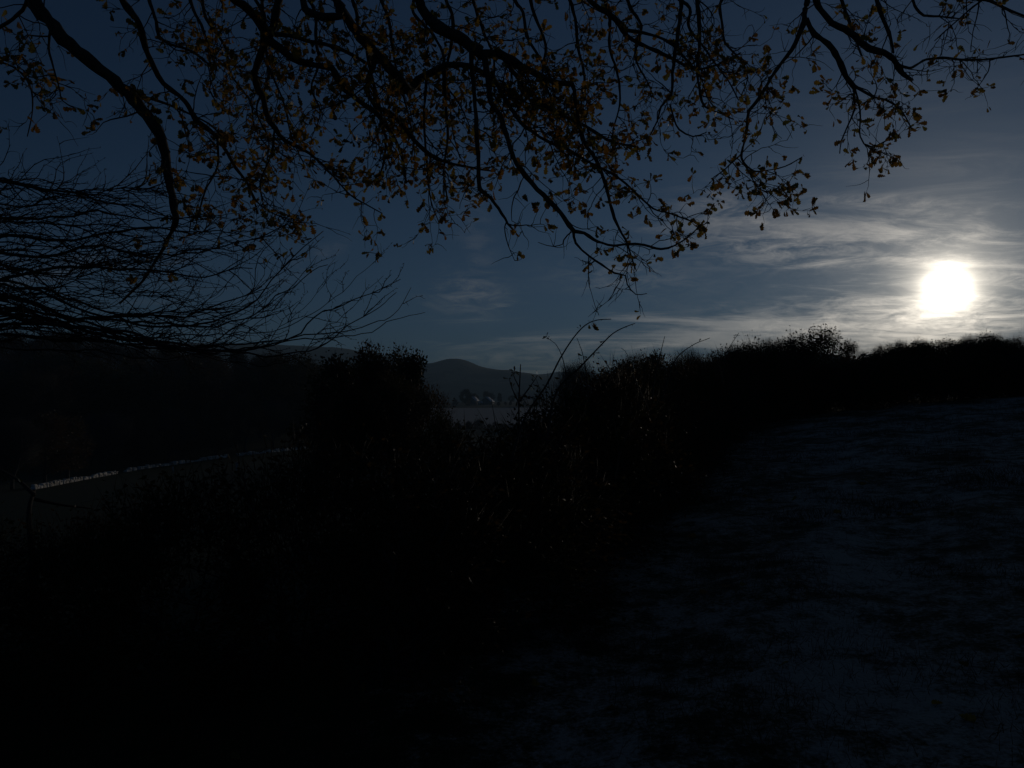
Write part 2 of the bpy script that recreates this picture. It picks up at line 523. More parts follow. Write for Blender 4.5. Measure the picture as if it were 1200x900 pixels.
def quads_at(mb, pos, axis, length, width, rng, fold=0.25):
    """small pointed leaves: a folded diamond of two triangles each"""
    n = len(pos)
    axis = unit(axis)
    sidev = unit(np.cross(axis, rand_unit(rng, n)))
    nor = np.cross(axis, sidev)
    L_ = np.asarray(length).reshape(-1, 1) * np.ones((n, 1)); W_ = np.asarray(width).reshape(-1, 1) * np.ones((n, 1))
    p0 = pos
    p1 = pos + axis * L_ * 0.45 + sidev * W_ * 0.5 + nor * W_ * fold
    p2 = pos + axis * L_
    p3 = pos + axis * L_ * 0.45 - sidev * W_ * 0.5 + nor * W_ * fold
    V = np.stack([p0, p1, p2, p3], 1).reshape(-1, 3)
    b = np.arange(n)[:, None] * 4
    mb.add(V, np.concatenate([b + [0, 1, 2], b + [0, 2, 3]]))

def blades_at(mb, pos, axis, length, width, rng):
    """thin tapering twigs: slim three-sided spikes"""
    n = len(pos)
    axis = unit(axis)
    a = unit(np.cross(axis, rand_unit(rng, n))); b = np.cross(axis, a)
    W_ = np.asarray(width).reshape(-1, 1) * np.ones((n, 1)); L_ = np.asarray(length).reshape(-1, 1) * np.ones((n, 1))
    bend = pos + axis * L_ + a * L_ * 0.12
    V = np.stack([pos + a * W_, pos - a * W_ * .5 + b * W_ * .87, pos - a * W_ * .5 - b * W_ * .87, bend], 1).reshape(-1, 3)
    k = np.arange(n)[:, None] * 4
    mb.add(V, np.concatenate([k + [0, 1, 3], k + [1, 2, 3], k + [2, 0, 3]]))

def tree_meshes(seed, H, Rc, base, nlimb, ntwig, nleaf, leaf, mat_leaf, trunk_r, shape='round', stems=1):
    """trunk mesh (trunk and limbs) and crown mesh (twigs and leaves) of one kind of tree, standing at the origin"""
    rng = np.random.default_rng(seed)
    tb, cb = MB(), MB()
    lumps = []
    crown_h = H - base
    nl = max(7, int(nlimb * 0.8))
    for k in range(nl):
        f = (k + 0.5) / nl
        th = k * 2.4 + rng.uniform(-.5, .5)
        if shape == 'round':
            rr = Rc * math.sin(math.pi * (0.12 + 0.80 * f)) * rng.uniform(.35, .8)
        elif shape == 'column':
            rr = Rc * (0.75 - 0.5 * f) * rng.uniform(.5, .9)
        else:                                   # bush: full to the ground
            rr = Rc * math.sqrt(max(0.05, 1 - f ** 2)) * rng.uniform(.4, .8)
        lumps.append((math.cos(th) * rr, math.sin(th) * rr, base + crown_h * (0.08 + 0.84 * f * rng.uniform(.92, 1.04)), Rc * rng.uniform(.26, .44)))
    lumps = np.array(lumps)
    for sidx in range(stems):
        ox, oy = (rng.normal(0, Rc * .25, 2) if stems > 1 else (0, 0))
        P_ = [(ox * .4, oy * .4, -0.25), (ox * .6, oy * .6, H * .15), (ox + rng.normal(0, .03 * H), oy + rng.normal(0, .03 * H), H * .4), (ox * 1.3 + rng.normal(0, .05 * H), oy * 1.3 + rng.normal(0, .05 * H), H * .72), (ox * 1.4 + rng.normal(0, .05 * H), oy * 1.4, H * .93)]
        sp = catmull(P_, H / 14)
        tb.tube(sp, np.linspace(trunk_r, trunk_r * .12, len(sp)) / math.sqrt(stems), 6)
        for k in range(sidx, len(lumps), stems):
            lx, ly, lz, lr = lumps[k]
            zi = np.clip(lz - rng.uniform(.25, .5) * H * .6, .12 * H, .85 * H)
            p0 = sp[np.argmin(abs(sp[:, 2] - zi))]
            p3 = np.array([lx, ly, lz])
            mid = (p0 + p3) / 2 + np.array([lx, ly, 0]) * .18 + rng.normal(0, .03 * H, 3)
            bp_ = catmull([p0, mid, p3], H / 16)
            tb.tube(bp_, np.linspace(trunk_r * .35, trunk_r * .06, len(bp_)), 5)
            for _ in range(3):
                q0 = bp_[rng.integers(len(bp_) // 2, len(bp_))]
                q2 = p3 + rng.normal(0, lr * .7, 3)
                q1 = (q0 + q2) / 2 + rng.normal(0, lr * .2, 3)
                tb.tube(np.array([q0, q1, q2]), [trunk_r * .10, trunk_r * .07, trunk_r * .03], 4)
    wts = lumps[:, 3] ** 2; wts /= wts.sum()
    def scatter(nn):
        k = rng.choice(len(lumps), nn, p=wts)
        d = rand_unit(rng, nn)
        rad = lumps[k, 3] * (rng.uniform(0, 1, nn) ** .45) * (1 + .18 * rng.normal(size=nn))
        p = lumps[k, :3] + d * rad[:, None]
        p[:, 2] = np.maximum(p[:, 2], 0.03)
        return p, d
    ctr = np.array([0, 0, base + crown_h * .35])
    p, d = scatter(ntwig)
    axd = unit(unit(p - ctr) + .55 * rand_unit(rng, ntwig) + np.array([0, 0, .35]))
    ln = rng.uniform(.07, .2, ntwig) * Rc * 1.6
    blades_at(cb, p - axd * (ln * .4)[:, None], axd, ln, trunk_r * rng.uniform(.02, .05, ntwig) + .003, rng)
    if nleaf:
        p, d = scatter(nleaf)
        axd = unit(d + .8 * rand_unit(rng, nleaf) - np.array([0, 0, .2]))
        sc = leaf * rng.uniform(.6, 1.4, nleaf)
        quads_at(cb, p, axd, sc, sc * .62, rng)
    return tb, cb, mat_leaf

_cache = {}
KINDS = {
    # seed, H, R, base, limbs, twigs, leaves, leaf size, leaf material, trunk radius, shape, stems
    'bare': [(11, 8, 3.0, 2.0, 22, 9000, 0, .1, M_BROWN, .17, 'round', 1), (12, 8, 2.6, 1.6, 20, 8000, 300, .12, M_BROWN, .16, 'round', 1), (13, 8, 3.2, 2.2, 24, 9500, 0, .1, M_BROWN, .18, 'round', 1)],
    'leafy': [(21, 8, 2.7, 1.4, 22, 3500, 5200, .20, M_BROWN, .17, 'round', 1), (22, 8, 3.0, 1.2, 24, 3500, 5600, .20, M_HEDGE, .18, 'round', 1)],
    'ever': [(31, 8, 2.2, .6, 20, 1800, 7000, .22, M_EVER, .18, 'column', 1), (32, 8, 2.8, .8, 24, 2200, 7600, .22, M_EVER, .19, 'round', 1)],
    'bush': [(41, 3.4, 1.8, .15, 24, 3600, 4200, .10, M_HEDGE, .06, 'bush', 4), (42, 3.4, 1.6, .15, 22, 4400, 2600, .10, M_BROWN, .06, 'bush', 4), (43, 3.4, 2.0, .15, 26, 3600, 4400, .10, M_EVER, .06, 'bush', 5)],
    'shrub': [(51, 2.2, .95, .1, 22, 2400, 4600, .042, M_HEDGE, .028, 'bush', 6), (52, 2.2, .9, .1, 22, 2800, 3200, .042, M_BROWN, .026, 'bush', 6), (53, 2.2, 1.0, .1, 24, 2400, 5000, .045, M_EVER, .028, 'bush', 6)],
}
def tree(name, kind, variant, pos, H, label, cat, group, wide=1.0, rz=None):
    spec = KINDS[kind][variant % len(KINDS[kind])]
    key = (kind, variant % len(KINDS[kind]))
    if key not in _cache:
        tb, cb, ml = tree_meshes(*spec)
        if kind in ('bare',):
            cmat = M_BARE if spec[6] == 0 else M_BROWN
        else:
            cmat = ml
        _cache[key] = (tb.mesh('trunk', M_BARE, True), cb.mesh('crown', cmat))
    tm, cm = _cache[key]
    k = H / spec[1]
    if kind in ('bush', 'shrub'):
        pos = (pos[0], pos[1], pos[2] - .11 * H)
        H *= 1.11
        k = H / spec[1]
    root = empty(name, pos, label, cat, group, rz if rz is not None else random.uniform(0, 6.28), (k * wide, k * wide, k))
    link('stem' if kind in ('bush', 'shrub') else 'trunk', tm, root)
    link('foliage' if kind in ('bush', 'shrub') else 'crown', cm, root)
    return root

random.seed(4)
def tree_at(name, kind, variant, px, top, dist, label, cat, group=None, wide=1.0, hmin=1.2, hmax=16):
    d = ray(px, top)
    x, y = d[0] * dist, dist
    g_ = hz(x, y)
    H = min(hmax, max(hmin, EYE + d[2] * dist - g_))
    return tree(name, kind, variant, (x, y, g_), H, label, cat, group, wide)

# wood on the hillside to the left
wood_look = {'bare': 'bare dark', 'leafy': 'brown leaved', 'ever': 'dense evergreen'}
wood_row = ['at the foot of the hillside wood, next to the pale stone wall', 'on the lower slope of the hillside wood, above its first row', 'high in the hillside wood, just under its crest', 'on the crest of the hillside wood, against the sky']
rw = random.Random(8)
for row, (d0, top0) in enumerate(((112, 434), (130, 432), (150, 412), (172, 397))):
    npx = 14
    for k in range(npx):
        px = -45 + (k + rw.uniform(-.3, .3) + .5 * (row % 2)) * 470 / npx
        dist = d0 * rw.uniform(.94, 1.06) * (1 + .38 * float(S(150, 380, px)))
        if row == 0:
            dist = float(np.interp(px, [(p[0] / p[1]) * F + 600 for p in tp], [p[1] for p in tp])) + rw.uniform(2.5, 6)
            top = float(np.interp(px, [-40, 40, 200, 370], [500, 492, 470, 462])) + rw.uniform(-9, 9)
        elif row == 3:
            top = np.interp(px, [-40, 120, 170, 260, 400], [382, 388, 399, 404, 409]) + rw.uniform(-3, 6)
        else:
            top = top0 + rw.uniform(-7, 9) + (8 if px > 260 else 0)
        kind = rw.choice(['bare', 'bare', 'leafy', 'leafy', 'ever'])
        tree_at('woodland_tree', kind, rw.randrange(3), px, top, dist, wood_look[kind] + ' tree ' + wood_row[row], 'tree', kind + ' wood trees ' + ('at the foot', 'on the lower slope', 'under the crest', 'on the crest')[row], rw.uniform(1.15, 1.5), 2.5, 14)

# the clump on the slope below the hedge, left of the view down the valley
tree_at('thicket_tree', 'leafy', 1, 350, 412, 152, 'broad dark leafy tree behind the end of the stone wall, beside the thicket', 'tree', None, 1.1, 4, 17)
tree_at('thicket_tree', 'ever', 1, 396, 412, 34, 'rounded evergreen tree with bare twigs above it in the middle of the thicket', 'tree', None, .95)
tree_at('thicket_tree', 'leafy', 0, 438, 404, 32, 'tall brown leafy tree beside the russet column in the thicket', 'tree', None, .9)
tree_at('columnar_tree', 'ever', 0, 482, 413, 30, 'narrow columnar tree at the edge of the thicket beside the valley view', 'tree', None, .75)
tree_at('thicket_tree', 'bare', 1, 306, 416, 156, 'broad bare tree behind the stone wall where the wood meets the thicket', 'tree', None, 1.2, 4, 17)
tree_at('thicket_tree', 'leafy', 0, 328, 414, 160, 'brown leaved tree between the broad bare and broad leafy trees behind the wall', 'tree', None, 1.1, 4, 17)
tree_at('thicket_tree', 'leafy', 1, 463, 411, 33, 'green leaved tree filling the gap beside the columnar tree', 'tree', None, .8)
tree_at('thicket_tree', 'leafy', 1, 462, 440, 27, 'low leafy tree in front of the columnar tree', 'tree', None, .9)
tree_at('thicket_tree', 'ever', 1, 420, 452, 27, 'low evergreen tree at the foot of the thicket', 'tree', None, .9)
tree_at('thicket_tree', 'leafy', 0, 384, 470, 29, 'low brown tree at the foot of the thicket by the end of the stone wall', 'tree', None, .8)
tree_at('thicket_bush', 'bush', 1, 497, 452, 26, 'brown twiggy bush leaning from the thicket into the valley view', 'bush', None, .8)
tree_at('thicket_bush', 'bush', 0, 512, 486, 20, 'low green bush under the valley view beside the thicket', 'bush', None, 1.0)

# trees standing beyond the hedge, in the next field
tree_at('field_tree', 'bare', 0, 676, 422, 84, 'bare round tree behind the arching bramble canes', 'tree', None, .95)
tree_at('field_tree', 'ever', 1, 731, 418, 70, 'dark tree showing over the hedge between bramble shoots', 'tree', None, .8)
tree_at('field_tree', 'bare', 1, 745, 414, 96, 'faint bare tree behind the dark tree beyond the hedge', 'tree', None, .9)
tree_at('field_tree', 'ever', 0, 764, 413, 66, 'pointed dark evergreen beyond the hedge with a notched top', 'tree', None, .9)
tree_at('field_tree', 'bare', 2, 806, 410, 60, 'dense rounded bare tree beyond the hedge with a twiggy fringe', 'tree', None, .85)
tree_at('field_tree', 'bare', 0, 838, 418, 64, 'small bare tree where the hedge starts climbing to the ridge', 'tree', None, .8)

# scrub and small trees along the ridge under the sun
ridge = [
    (884, 403, 24.5, 'bush', 0, .8, 'thorn bush where the hedge meets the ridge', None),
    (912, 400, 25.5, 'bush', 1, .8, 'brown twiggy bush on the ridge beside the tall round tree', None),
    (936, 396, 27, 'bush', 0, .75, 'leafy bush leaning on the tall round tree on the ridge', None),
    (960, 386, 26, 'leafy', 1, 1.25, 'tall round leafy tree standing highest on the ridge', None),
    (998, 400, 29, 'bare', 1, .95, 'small bare round tree standing alone in a gap on the ridge', None),
]
for (px, top, dist, kind, var, wide, lab, grp) in ridge:
    tree_at('ridge_tree' if kind != 'bush' else 'ridge_bush', kind, var, px, top, dist, lab, 'tree' if kind != 'bush' else 'bush', grp, wide)
rr_ = random.Random(21)
tops = [(1022, 413), (1042, 407), (1062, 402), (1082, 399), (1104, 401), (1124, 400), (1143, 396), (1162, 393), (1181, 398), (1201, 402), (1224, 400), (1250, 402), (1280, 398), (1310, 402), (1345, 400), (1380, 402)]
for k, (px, top) in enumerate(tops):
    kd, vr = (('ever', 1), ('leafy', 1), ('leafy', 0))[k % 3]
    tree_at('ridge_tree', kd, vr, px, top + rr_.uniform(-1.5, 1.5), 25.5 + rr_.uniform(-1, 1),
            ('dense small evergreen tree on the ridge below the sun', 'small green leaved tree on the ridge below the sun', 'small brown leaved tree on the ridge below the sun')[k % 3],
            'tree', ('small evergreen ridge trees', 'small green ridge trees', 'small brown ridge trees')[k % 3], rr_.uniform(1.15, 1.45))
for k, (px, top) in enumerate(((858, 405), (872, 402), (898, 398), (924, 394), (1030, 404), (1052, 399), (1078, 396), (1108, 397), (1136, 392), (1158, 389), (1188, 394))):
    tree_at('ridge_sapling', 'bare', k, px, top, 26.5 + rr_.uniform(-.8, .8), 'leafless twiggy sapling poking above the ' + ('hedge end' if px < 930 else 'small trees on the ridge below the sun'), 'sapling', 'leafless saplings ' + ('at the hedge end' if px < 930 else 'on the ridge'), .8)
for k in range(17):      # lower growth at the foot of the ridge scrub
    px = 905 + k * 21 + rr_.uniform(-6, 6)
    tree_at('ridge_bush', 'bush', k, px, 424 + rr_.uniform(-8, 6), 23.6 + rr_.uniform(-.5, .5), ('low thorn bush at the foot of the ridge scrub', 'low brown bush at the foot of the ridge scrub', 'low evergreen bush at the foot of the ridge scrub')[k % 3],
            'bush', ('low thorn bushes', 'low brown bushes', 'low evergreen bushes')[k % 3], 1.25)

# ------------------------------------------------------------------ the hedge
hl = {0: 'green leaved thorn shrub', 1: 'brown leaved thorn shrub', 2: 'dark evergreen shrub'}
hzone = ['in the hedge by the upright thorn sapling', 'in the hedge under the arching bramble canes', 'in the hedge between the brambles and the ridge', 'in the hedge where it reaches the ridge scrub']
rh = random.Random(33)
y = 4.6
k = 0
while y < 25:
    x = -0.75 + (y - 4.3) * 0.383 + rh.uniform(-.15, .15)
    px = 600 + F * x / y
    top = np.interp(px, [500, 560, 600, 640, 665, 700, 760, 830, 850, 880, 910], [520, 505, 497, 478, 452, 430, 421, 421, 413, 406, 402]) + rh.uniform(-4, 8)
    var = rh.choice([0, 0, 1, 2])
    zn = 0 if px < 635 else 1 if px < 760 else 2 if px < 870 else 3
    g_ = hz(x, y)
    H = min(3.3, max(1.1, at(px, top, y)[2] - g_))
    tree('hedge_shrub', 'shrub', var, (x, y, g_), H, hl[var] + ' ' + hzone[zn], 'shrub', ('green', 'brown', 'evergreen')[var] + ' shrubs ' + hzone[zn], rh.uniform(1.0, 1.25) * (1.7 / H if H > 1.7 else 1.25))
    y += 0.75 + 0.012 * y
    k += 1
ll = {0: 'low green thorn shrub in the hedge above the green field', 1: 'low brown thorn shrub in the hedge above the green field', 2: 'low evergreen shrub in the hedge above the green field'}
for k in range(9):
    x = -1.3 - k * 0.72
    y = 4.75 + 0.1 * k + rh.uniform(-.25, .25)
    var = (1, 0, 1, 2, 0, 1, 1, 0, 2)[k]
    tree('hedge_shrub', 'shrub', var, (x, y, hz(x, y)), rh.uniform(1.0, 1.35), ll[var], 'shrub', ('low green hedge shrubs', 'low brown hedge shrubs', 'low evergreen hedge shrubs')[var], 1.35)

# ------------------------------------------------------------------ canes and saplings traced from the photograph
def cane_thing(name, lines, label, cat, root_xy, leaf_n, seed, part, leafpart='leaf', group=None, leafsize=.035, mat=M_TWIG, leafmat=None):
    root = empty(name, (root_xy[0], root_xy[1], hz(*root_xy)), label, cat, group)
    off = np.array([root_xy[0], root_xy[1], hz(*root_xy)])
    rng = np.random.default_rng(seed)
    lv = 0
    for (pts, dep, r0) in lines:
        P_ = catmull([at(p[0], p[1], dep + (0.12 * i)) for i, p in enumerate(pts)], .05) - off
        mb = MB()
        mb.tube(P_, np.linspace(r0, r0 * .35, len(P_)), 5)
        # thorns and buds
        for i in range(3, len(P_) - 1, 2):
            tdir = unit(P_[i] - P_[i - 1]); d = unit(np.cross(tdir, rand_unit(rng, 1)[0]) + .3 * tdir)
            blades_at(mb, P_[i:i + 1], d[None], rng.uniform(.008, .02), r0 * .6, rng)
        c = mb.build(part, mat, root, True)
        for _ in range(leaf_n):
            i = rng.integers(len(P_) // 4, len(P_))
            lb = MB()
            d = unit(rng.normal(size=3) + np.array([0, 0, -.2]))
            for dd in (d, unit(d + .9 * rng.normal(size=3)), unit(d + .9 * rng.normal(size=3))):
                oak_leaf(lb, P_[i] + dd * .008, dd, rng.uniform(.7, 1.2) * leafsize, rng, .7)
            lb.build(leafpart, leafmat or M_BRAMBLE, root)
    return root

ST = np.array([0, .10, .2, .30, .42, .52, .64, .74, .86, .95, 1.0])
WD = np.array([.02, .05, .15, .09, .25, .14, .33, .20, .27, .13, .01])
def leaf_template(fat=1.0):
    v = []
    for s_, w_ in zip(ST, WD):
        v += [(s_, -w_ * fat, .10 * w_ + .06 * s_ * s_), (s_, 0, .05 * math.sin(s_ * 3) - .02), (s_, w_ * fat, .10 * w_ + .06 * s_ * s_)]
    q = []
    for i in range(len(ST) - 1):
        b_ = 3 * i
        q += [(b_, b_ + 3, b_ + 4, b_ + 1), (b_ + 1, b_ + 4, b_ + 5, b_ + 2)]
    return np.array(v), np.array(q)
LT_V, LT_Q = leaf_template()
def frame_for(d, rng):
    d = unit(d)
    s_ = unit(np.cross(d, rng.normal(size=3)))
    return np.stack([d, s_, np.cross(d, s_)], 1)
def oak_leaf(mb, p, d, size, rng, fat=1.0):
    Mx = frame_for(d, rng)
    v = LT_V * np.array([1, fat, 1 + rng.uniform(-1, 3)]) * size
    mb.add(p + v @ Mx.T, None, LT_Q)

cane_thing('bramble', [
    ([(598, 545), (614, 492), (640, 452), (656, 421), (672, 396), (686, 381), (700, 375), (716, 374)], 5.2, .009),
    ([(640, 520), (652, 460), (680, 430), (700, 409), (718, 391), (733, 383), (744, 379)], 5.4, .009),
    ([(664, 470), (663, 438), (658, 416), (650, 402), (640, 396)], 5.5, .005),
    ([(690, 470), (686, 432), (682, 412), (676, 396)], 5.5, .005)],
    'bramble with two long thorny canes arching over the valley view', 'bramble', (-.1, 5.2), 2, 3, 'cane')
cane_thing('bramble', [
    ([(764, 470), (768, 438), (774, 414), (779, 394)], 7.6, .008),
    ([(775, 470), (790, 424), (811, 405), (832, 396)], 7.8, .008),
    ([(760, 480), (742, 440), (735, 415), (728, 408)], 7.6, .006)],
    'bramble with one upright and one slanting shoot above the hedge', 'bramble', (1.3, 7.7), 2, 5, 'cane')
cane_thing('bramble', [
    ([(846, 450), (850, 418), (858, 402), (866, 390)], 10.5, .009),
    ([(848, 452), (842, 425), (836, 411)], 10.5, .007)],
    'small bramble spray rising from the hedge toward the ridge', 'bramble', (2.75, 10.6), 4, 7, 'cane')
cane_thing('hawthorn_sapling', [
    ([(609, 600), (610, 540), (608, 480), (610, 427)], 5.6, .011),
    ([(610, 476), (600, 455), (597, 444)], 5.6, .006),
    ([(609, 470), (622, 452), (630, 440)], 5.6, .006),
    ([(609, 455), (602, 440), (604, 432)], 5.6, .005)],
    'upright thorn sapling with small leaf tufts in front of the farm view', 'sapling', (.06, 5.6), 4, 9, 'stem')
cane_thing('forked_sapling', [
    ([(42, 720), (38, 650), (34, 600), (40, 575)], 5.0, .032),
    ([(40, 580), (20, 562), (-10, 545)], 5.0, .014),
    ([(40, 585), (75, 592), (110, 596)], 5.0, .012),
    ([(15, 646), (45, 649), (55, 655), (68, 668)], 4.8, .006)],
    'dark forked sapling standing in front of the pale stone wall', 'sapling', (-2.95, 5.0), 1, 12, 'stem')

# ------------------------------------------------------------------ the bare tree reaching in from the side
rng = np.random.default_rng(77)
bx, by = -3.75, 4.4
bt = empty('bare_tree', (bx, by, hz(bx, by)), 'leafless tree with a dense fan of thin sideways twigs above the hillside wood', 'tree')
boff = np.array([bx, by, hz(bx, by)])
mb = MB()
tr_p = catmull(np.array([(0, 0, -.3), (.05, .02, .6), (-.05, .05, 1.4), (.08, 0, 2.2), (0, .05, 3.2), (.1, 0, 4.3)]), .15)
mb.tube(tr_p, np.linspace(.13, .03, len(tr_p)), 8)
mb.build('trunk', M_BARE, bt, True)
tw = MB()
tipleaf = MB()
def wander(p, d, length, r0, mb, sides, bendz, jit, nseg=8):
    pts = [p]
    d = unit(d)
    st_ = length / nseg
    for i in range(nseg):
        d = unit(d + np.array([0, 0, bendz]) * st_ + rng.normal(0, jit, 3) * np.array([1, 1, 1]))
        p = p + d * st_
        pts.append(p)
    pts = np.array(pts)
    mb.tube(pts, np.linspace(r0, r0 * .3, len(pts)), sides)
    return pts
def side_twigs(pts, nper, l0, r0, spread, upb):
    for _ in range(nper):
        i = rng.integers(1, len(pts) - 1)
        td = unit(pts[i + 1] - pts[i])
        d = unit(td + spread * rng.normal(size=3) * np.array([.5, 1, 1]) + np.array([0, 0, upb]))
        q = wander(pts[i], d, l0 * rng.uniform(.5, 1.2), r0, tw, 4, rng.uniform(-.1, .3), .19, 8)
        for _k in range(2):
            j = rng.integers(1, len(q) - 1)
            d2 = unit(unit(q[j + 1] - q[j]) + .7 * rng.normal(size=3))
            wander(q[j], d2, l0 * rng.uniform(.15, .4), r0 * .7, tw, 3, .1, .2, 5)
        # buds
        dd = unit(q[1:] - q[:-1] + .8 * rng.normal(size=(len(q) - 1, 3)) * .1)
        blades_at(tw, q[1:], dd, .018, .003, rng)
def bare_branch(pxs, d0, d1, r0, nside, l0=.5, spread=.42, upb=.03):
    """a branch that starts on the trunk and passes the traced points"""
    m_ = len(pxs)
    P_ = [at(p[0], p[1], d0 + (d1 - d0) * i / max(1, m_ - 1)) - boff for i, p in enumerate(pxs)]
    z0 = P_[0][2] - .25
    P_ = [np.array([0.03, .02, np.clip(z0, .5, 3.9)]), *P_]
    P_ = catmull(P_, .06)
    P_[2:] += np.cumsum(rng.normal(0, .012, P_[2:].shape) * np.array([.4, 1, .8]), 0)
    b_ = MB()
    b_.tube(P_, np.linspace(r0 * 1.3, r0 * .25, len(P_)), 6)
    b_.build('branch', M_BARE, bt, True)
    k0 = int(len(P_) * .22)
    side_twigs(P_[k0:], int(nside * 1.7), l0, min(.0036, r0 * .5), spread, upb)
    return P_
traced = [
    ([(-30, 358), (40, 366), (110, 375), (180, 389), (240, 398), (290, 402)], 4.2, 4.6, .017, 10, .45),
    ([(-30, 345), (40, 330), (100, 322), (170, 318), (230, 322), (300, 312)], 4.3, 4.9, .012, 12, .5),
    ([(-20, 296), (50, 298), (120, 290), (190, 300), (260, 296), (330, 285)], 4.5, 5.0, .011, 12, .5),
    ([(-20, 275), (60, 272), (130, 262), (200, 262), (250, 255)], 4.2, 4.6, .012, 12, .5),
    ([(-30, 250), (40, 248), (110, 235), (170, 246), (240, 240)], 4.7, 5.0, .010, 10, .45),
    ([(-30, 212), (40, 208), (90, 215), (150, 232), (220, 252)], 4.4, 4.8, .011, 10, .45),
    ([(-30, 392), (40, 388), (100, 378), (160, 374), (240, 372), (310, 352)], 4.6, 5.2, .012, 12, .5),
    ([(-30, 325), (30, 322), (90, 340), (150, 352), (230, 348), (300, 338)], 4.9, 5.3, .010, 12, .5),
    ([(-10, 372), (110, 398), (220, 404), (290, 384), (320, 356), (345, 328), (372, 299)], 4.4, 4.9, .010, 9, .32),
    ([(-10, 340), (120, 384), (240, 404), (300, 385), (342, 354), (383, 329)], 4.5, 5.1, .009, 9, .3),
    ([(-10, 380), (140, 408), (270, 414), (345, 402), (382, 373), (425, 348), (467, 327)], 4.6, 5.4, .010, 9, .28),
    ([(-10, 362), (160, 402), (300, 416), (362, 404), (402, 378), (430, 362), (462, 340)], 4.6, 5.3, .009, 8, .28),
    ([(-10, 402), (180, 424), (320, 420), (400, 412), (440, 400), (458, 384), (472, 360)], 4.8, 5.6, .008, 5, .25),
    ([(-10, 410), (200, 430), (340, 422), (420, 414), (460, 400), (497, 387)], 4.8, 5.6, .008, 5, .25),
]
for k in range(11):
    x0 = 150 + k * 17 + rng.uniform(-8, 8)
    sl = rng.uniform(.55, 1.0); L_ = rng.uniform(80, 135)
    yb = rng.uniform(330, 405)
    traced.append(([(-10, yb), (x0 * .5, .5 * yb + 202 + rng.uniform(-6, 8)), (x0, 404 + rng.uniform(-6, 8)), (x0 + L_ * .35, 394 - sl * L_ * .18), (x0 + L_ * .7, 392 - sl * L_ * .5), (x0 + L_, 388 - sl * L_ * .85)], rng.uniform(4.3, 4.8), rng.uniform(4.9, 5.4), .005, 7, .28))
for args in traced:
    bare_branch(*args)
for k in range(24):
    y0 = rng.uniform(195, 395)
    sl = rng.uniform(-.22, .18)
    n_ = 6
    xe = rng.uniform(150, 330) if y0 > 260 else rng.uniform(90, 240)
    pts = [(-30 + (xe + 30) * q / (n_ - 1), y0 + sl * (xe + 30) * q / (n_ - 1) * .6 + rng.uniform(-9, 9)) for q in range(n_)]
    bare_branch(pts, rng.uniform(4.0, 5.2), rng.uniform(4.4, 5.8), rng.uniform(.004, .007), 9, .45)
tag(tw.build('twig', M_BARE, bt), kind='stuff')

# ------------------------------------------------------------------ the oak over the camera
rng = np.random.default_rng(101)
ox, oy = -2.5, -1.3
oak = empty('oak_tree', (ox, oy, hz(ox, oy)), 'oak with brown autumn leaves hanging from dark crooked limbs overhead', 'tree')
ooff = np.array([ox, oy, hz(ox, oy)])
mb = MB()
tp_ = catmull(np.array([(-.05, 0, -.4), (0, 0, .3), (.05, .08, 1.4), (.02, .15, 2.6), (.15, .3, 3.8), (.3, .45, 4.8)]), .15)
rad = np.interp(tp_[:, 2], [-.4, .2, 1, 3, 4.8], [.62, .46, .38, .34, .26])
mb.tube(tp_, rad, 14)
mb.build('trunk', M_BARK, oak, True)
FORK = np.array([.3, .45, 4.6])
NODES = {1: np.array([-2.6, 3.4, 6.4]) - ooff, 2: np.array([-1.0, 3.9, 6.7]) - ooff, 3: np.array([1.6, 3.7, 6.6]) - ooff}
for k, nd in NODES.items():
    mid = (FORK + nd) / 2 + np.array([0, 0, .5])
    P_ = catmull([FORK - np.array([0, 0, .5]), FORK, mid, nd], .12)
    b_ = MB(); b_.tube(P_, np.linspace(.2, .075, len(P_)), 10); b_.build('limb', M_BARK, oak, True)

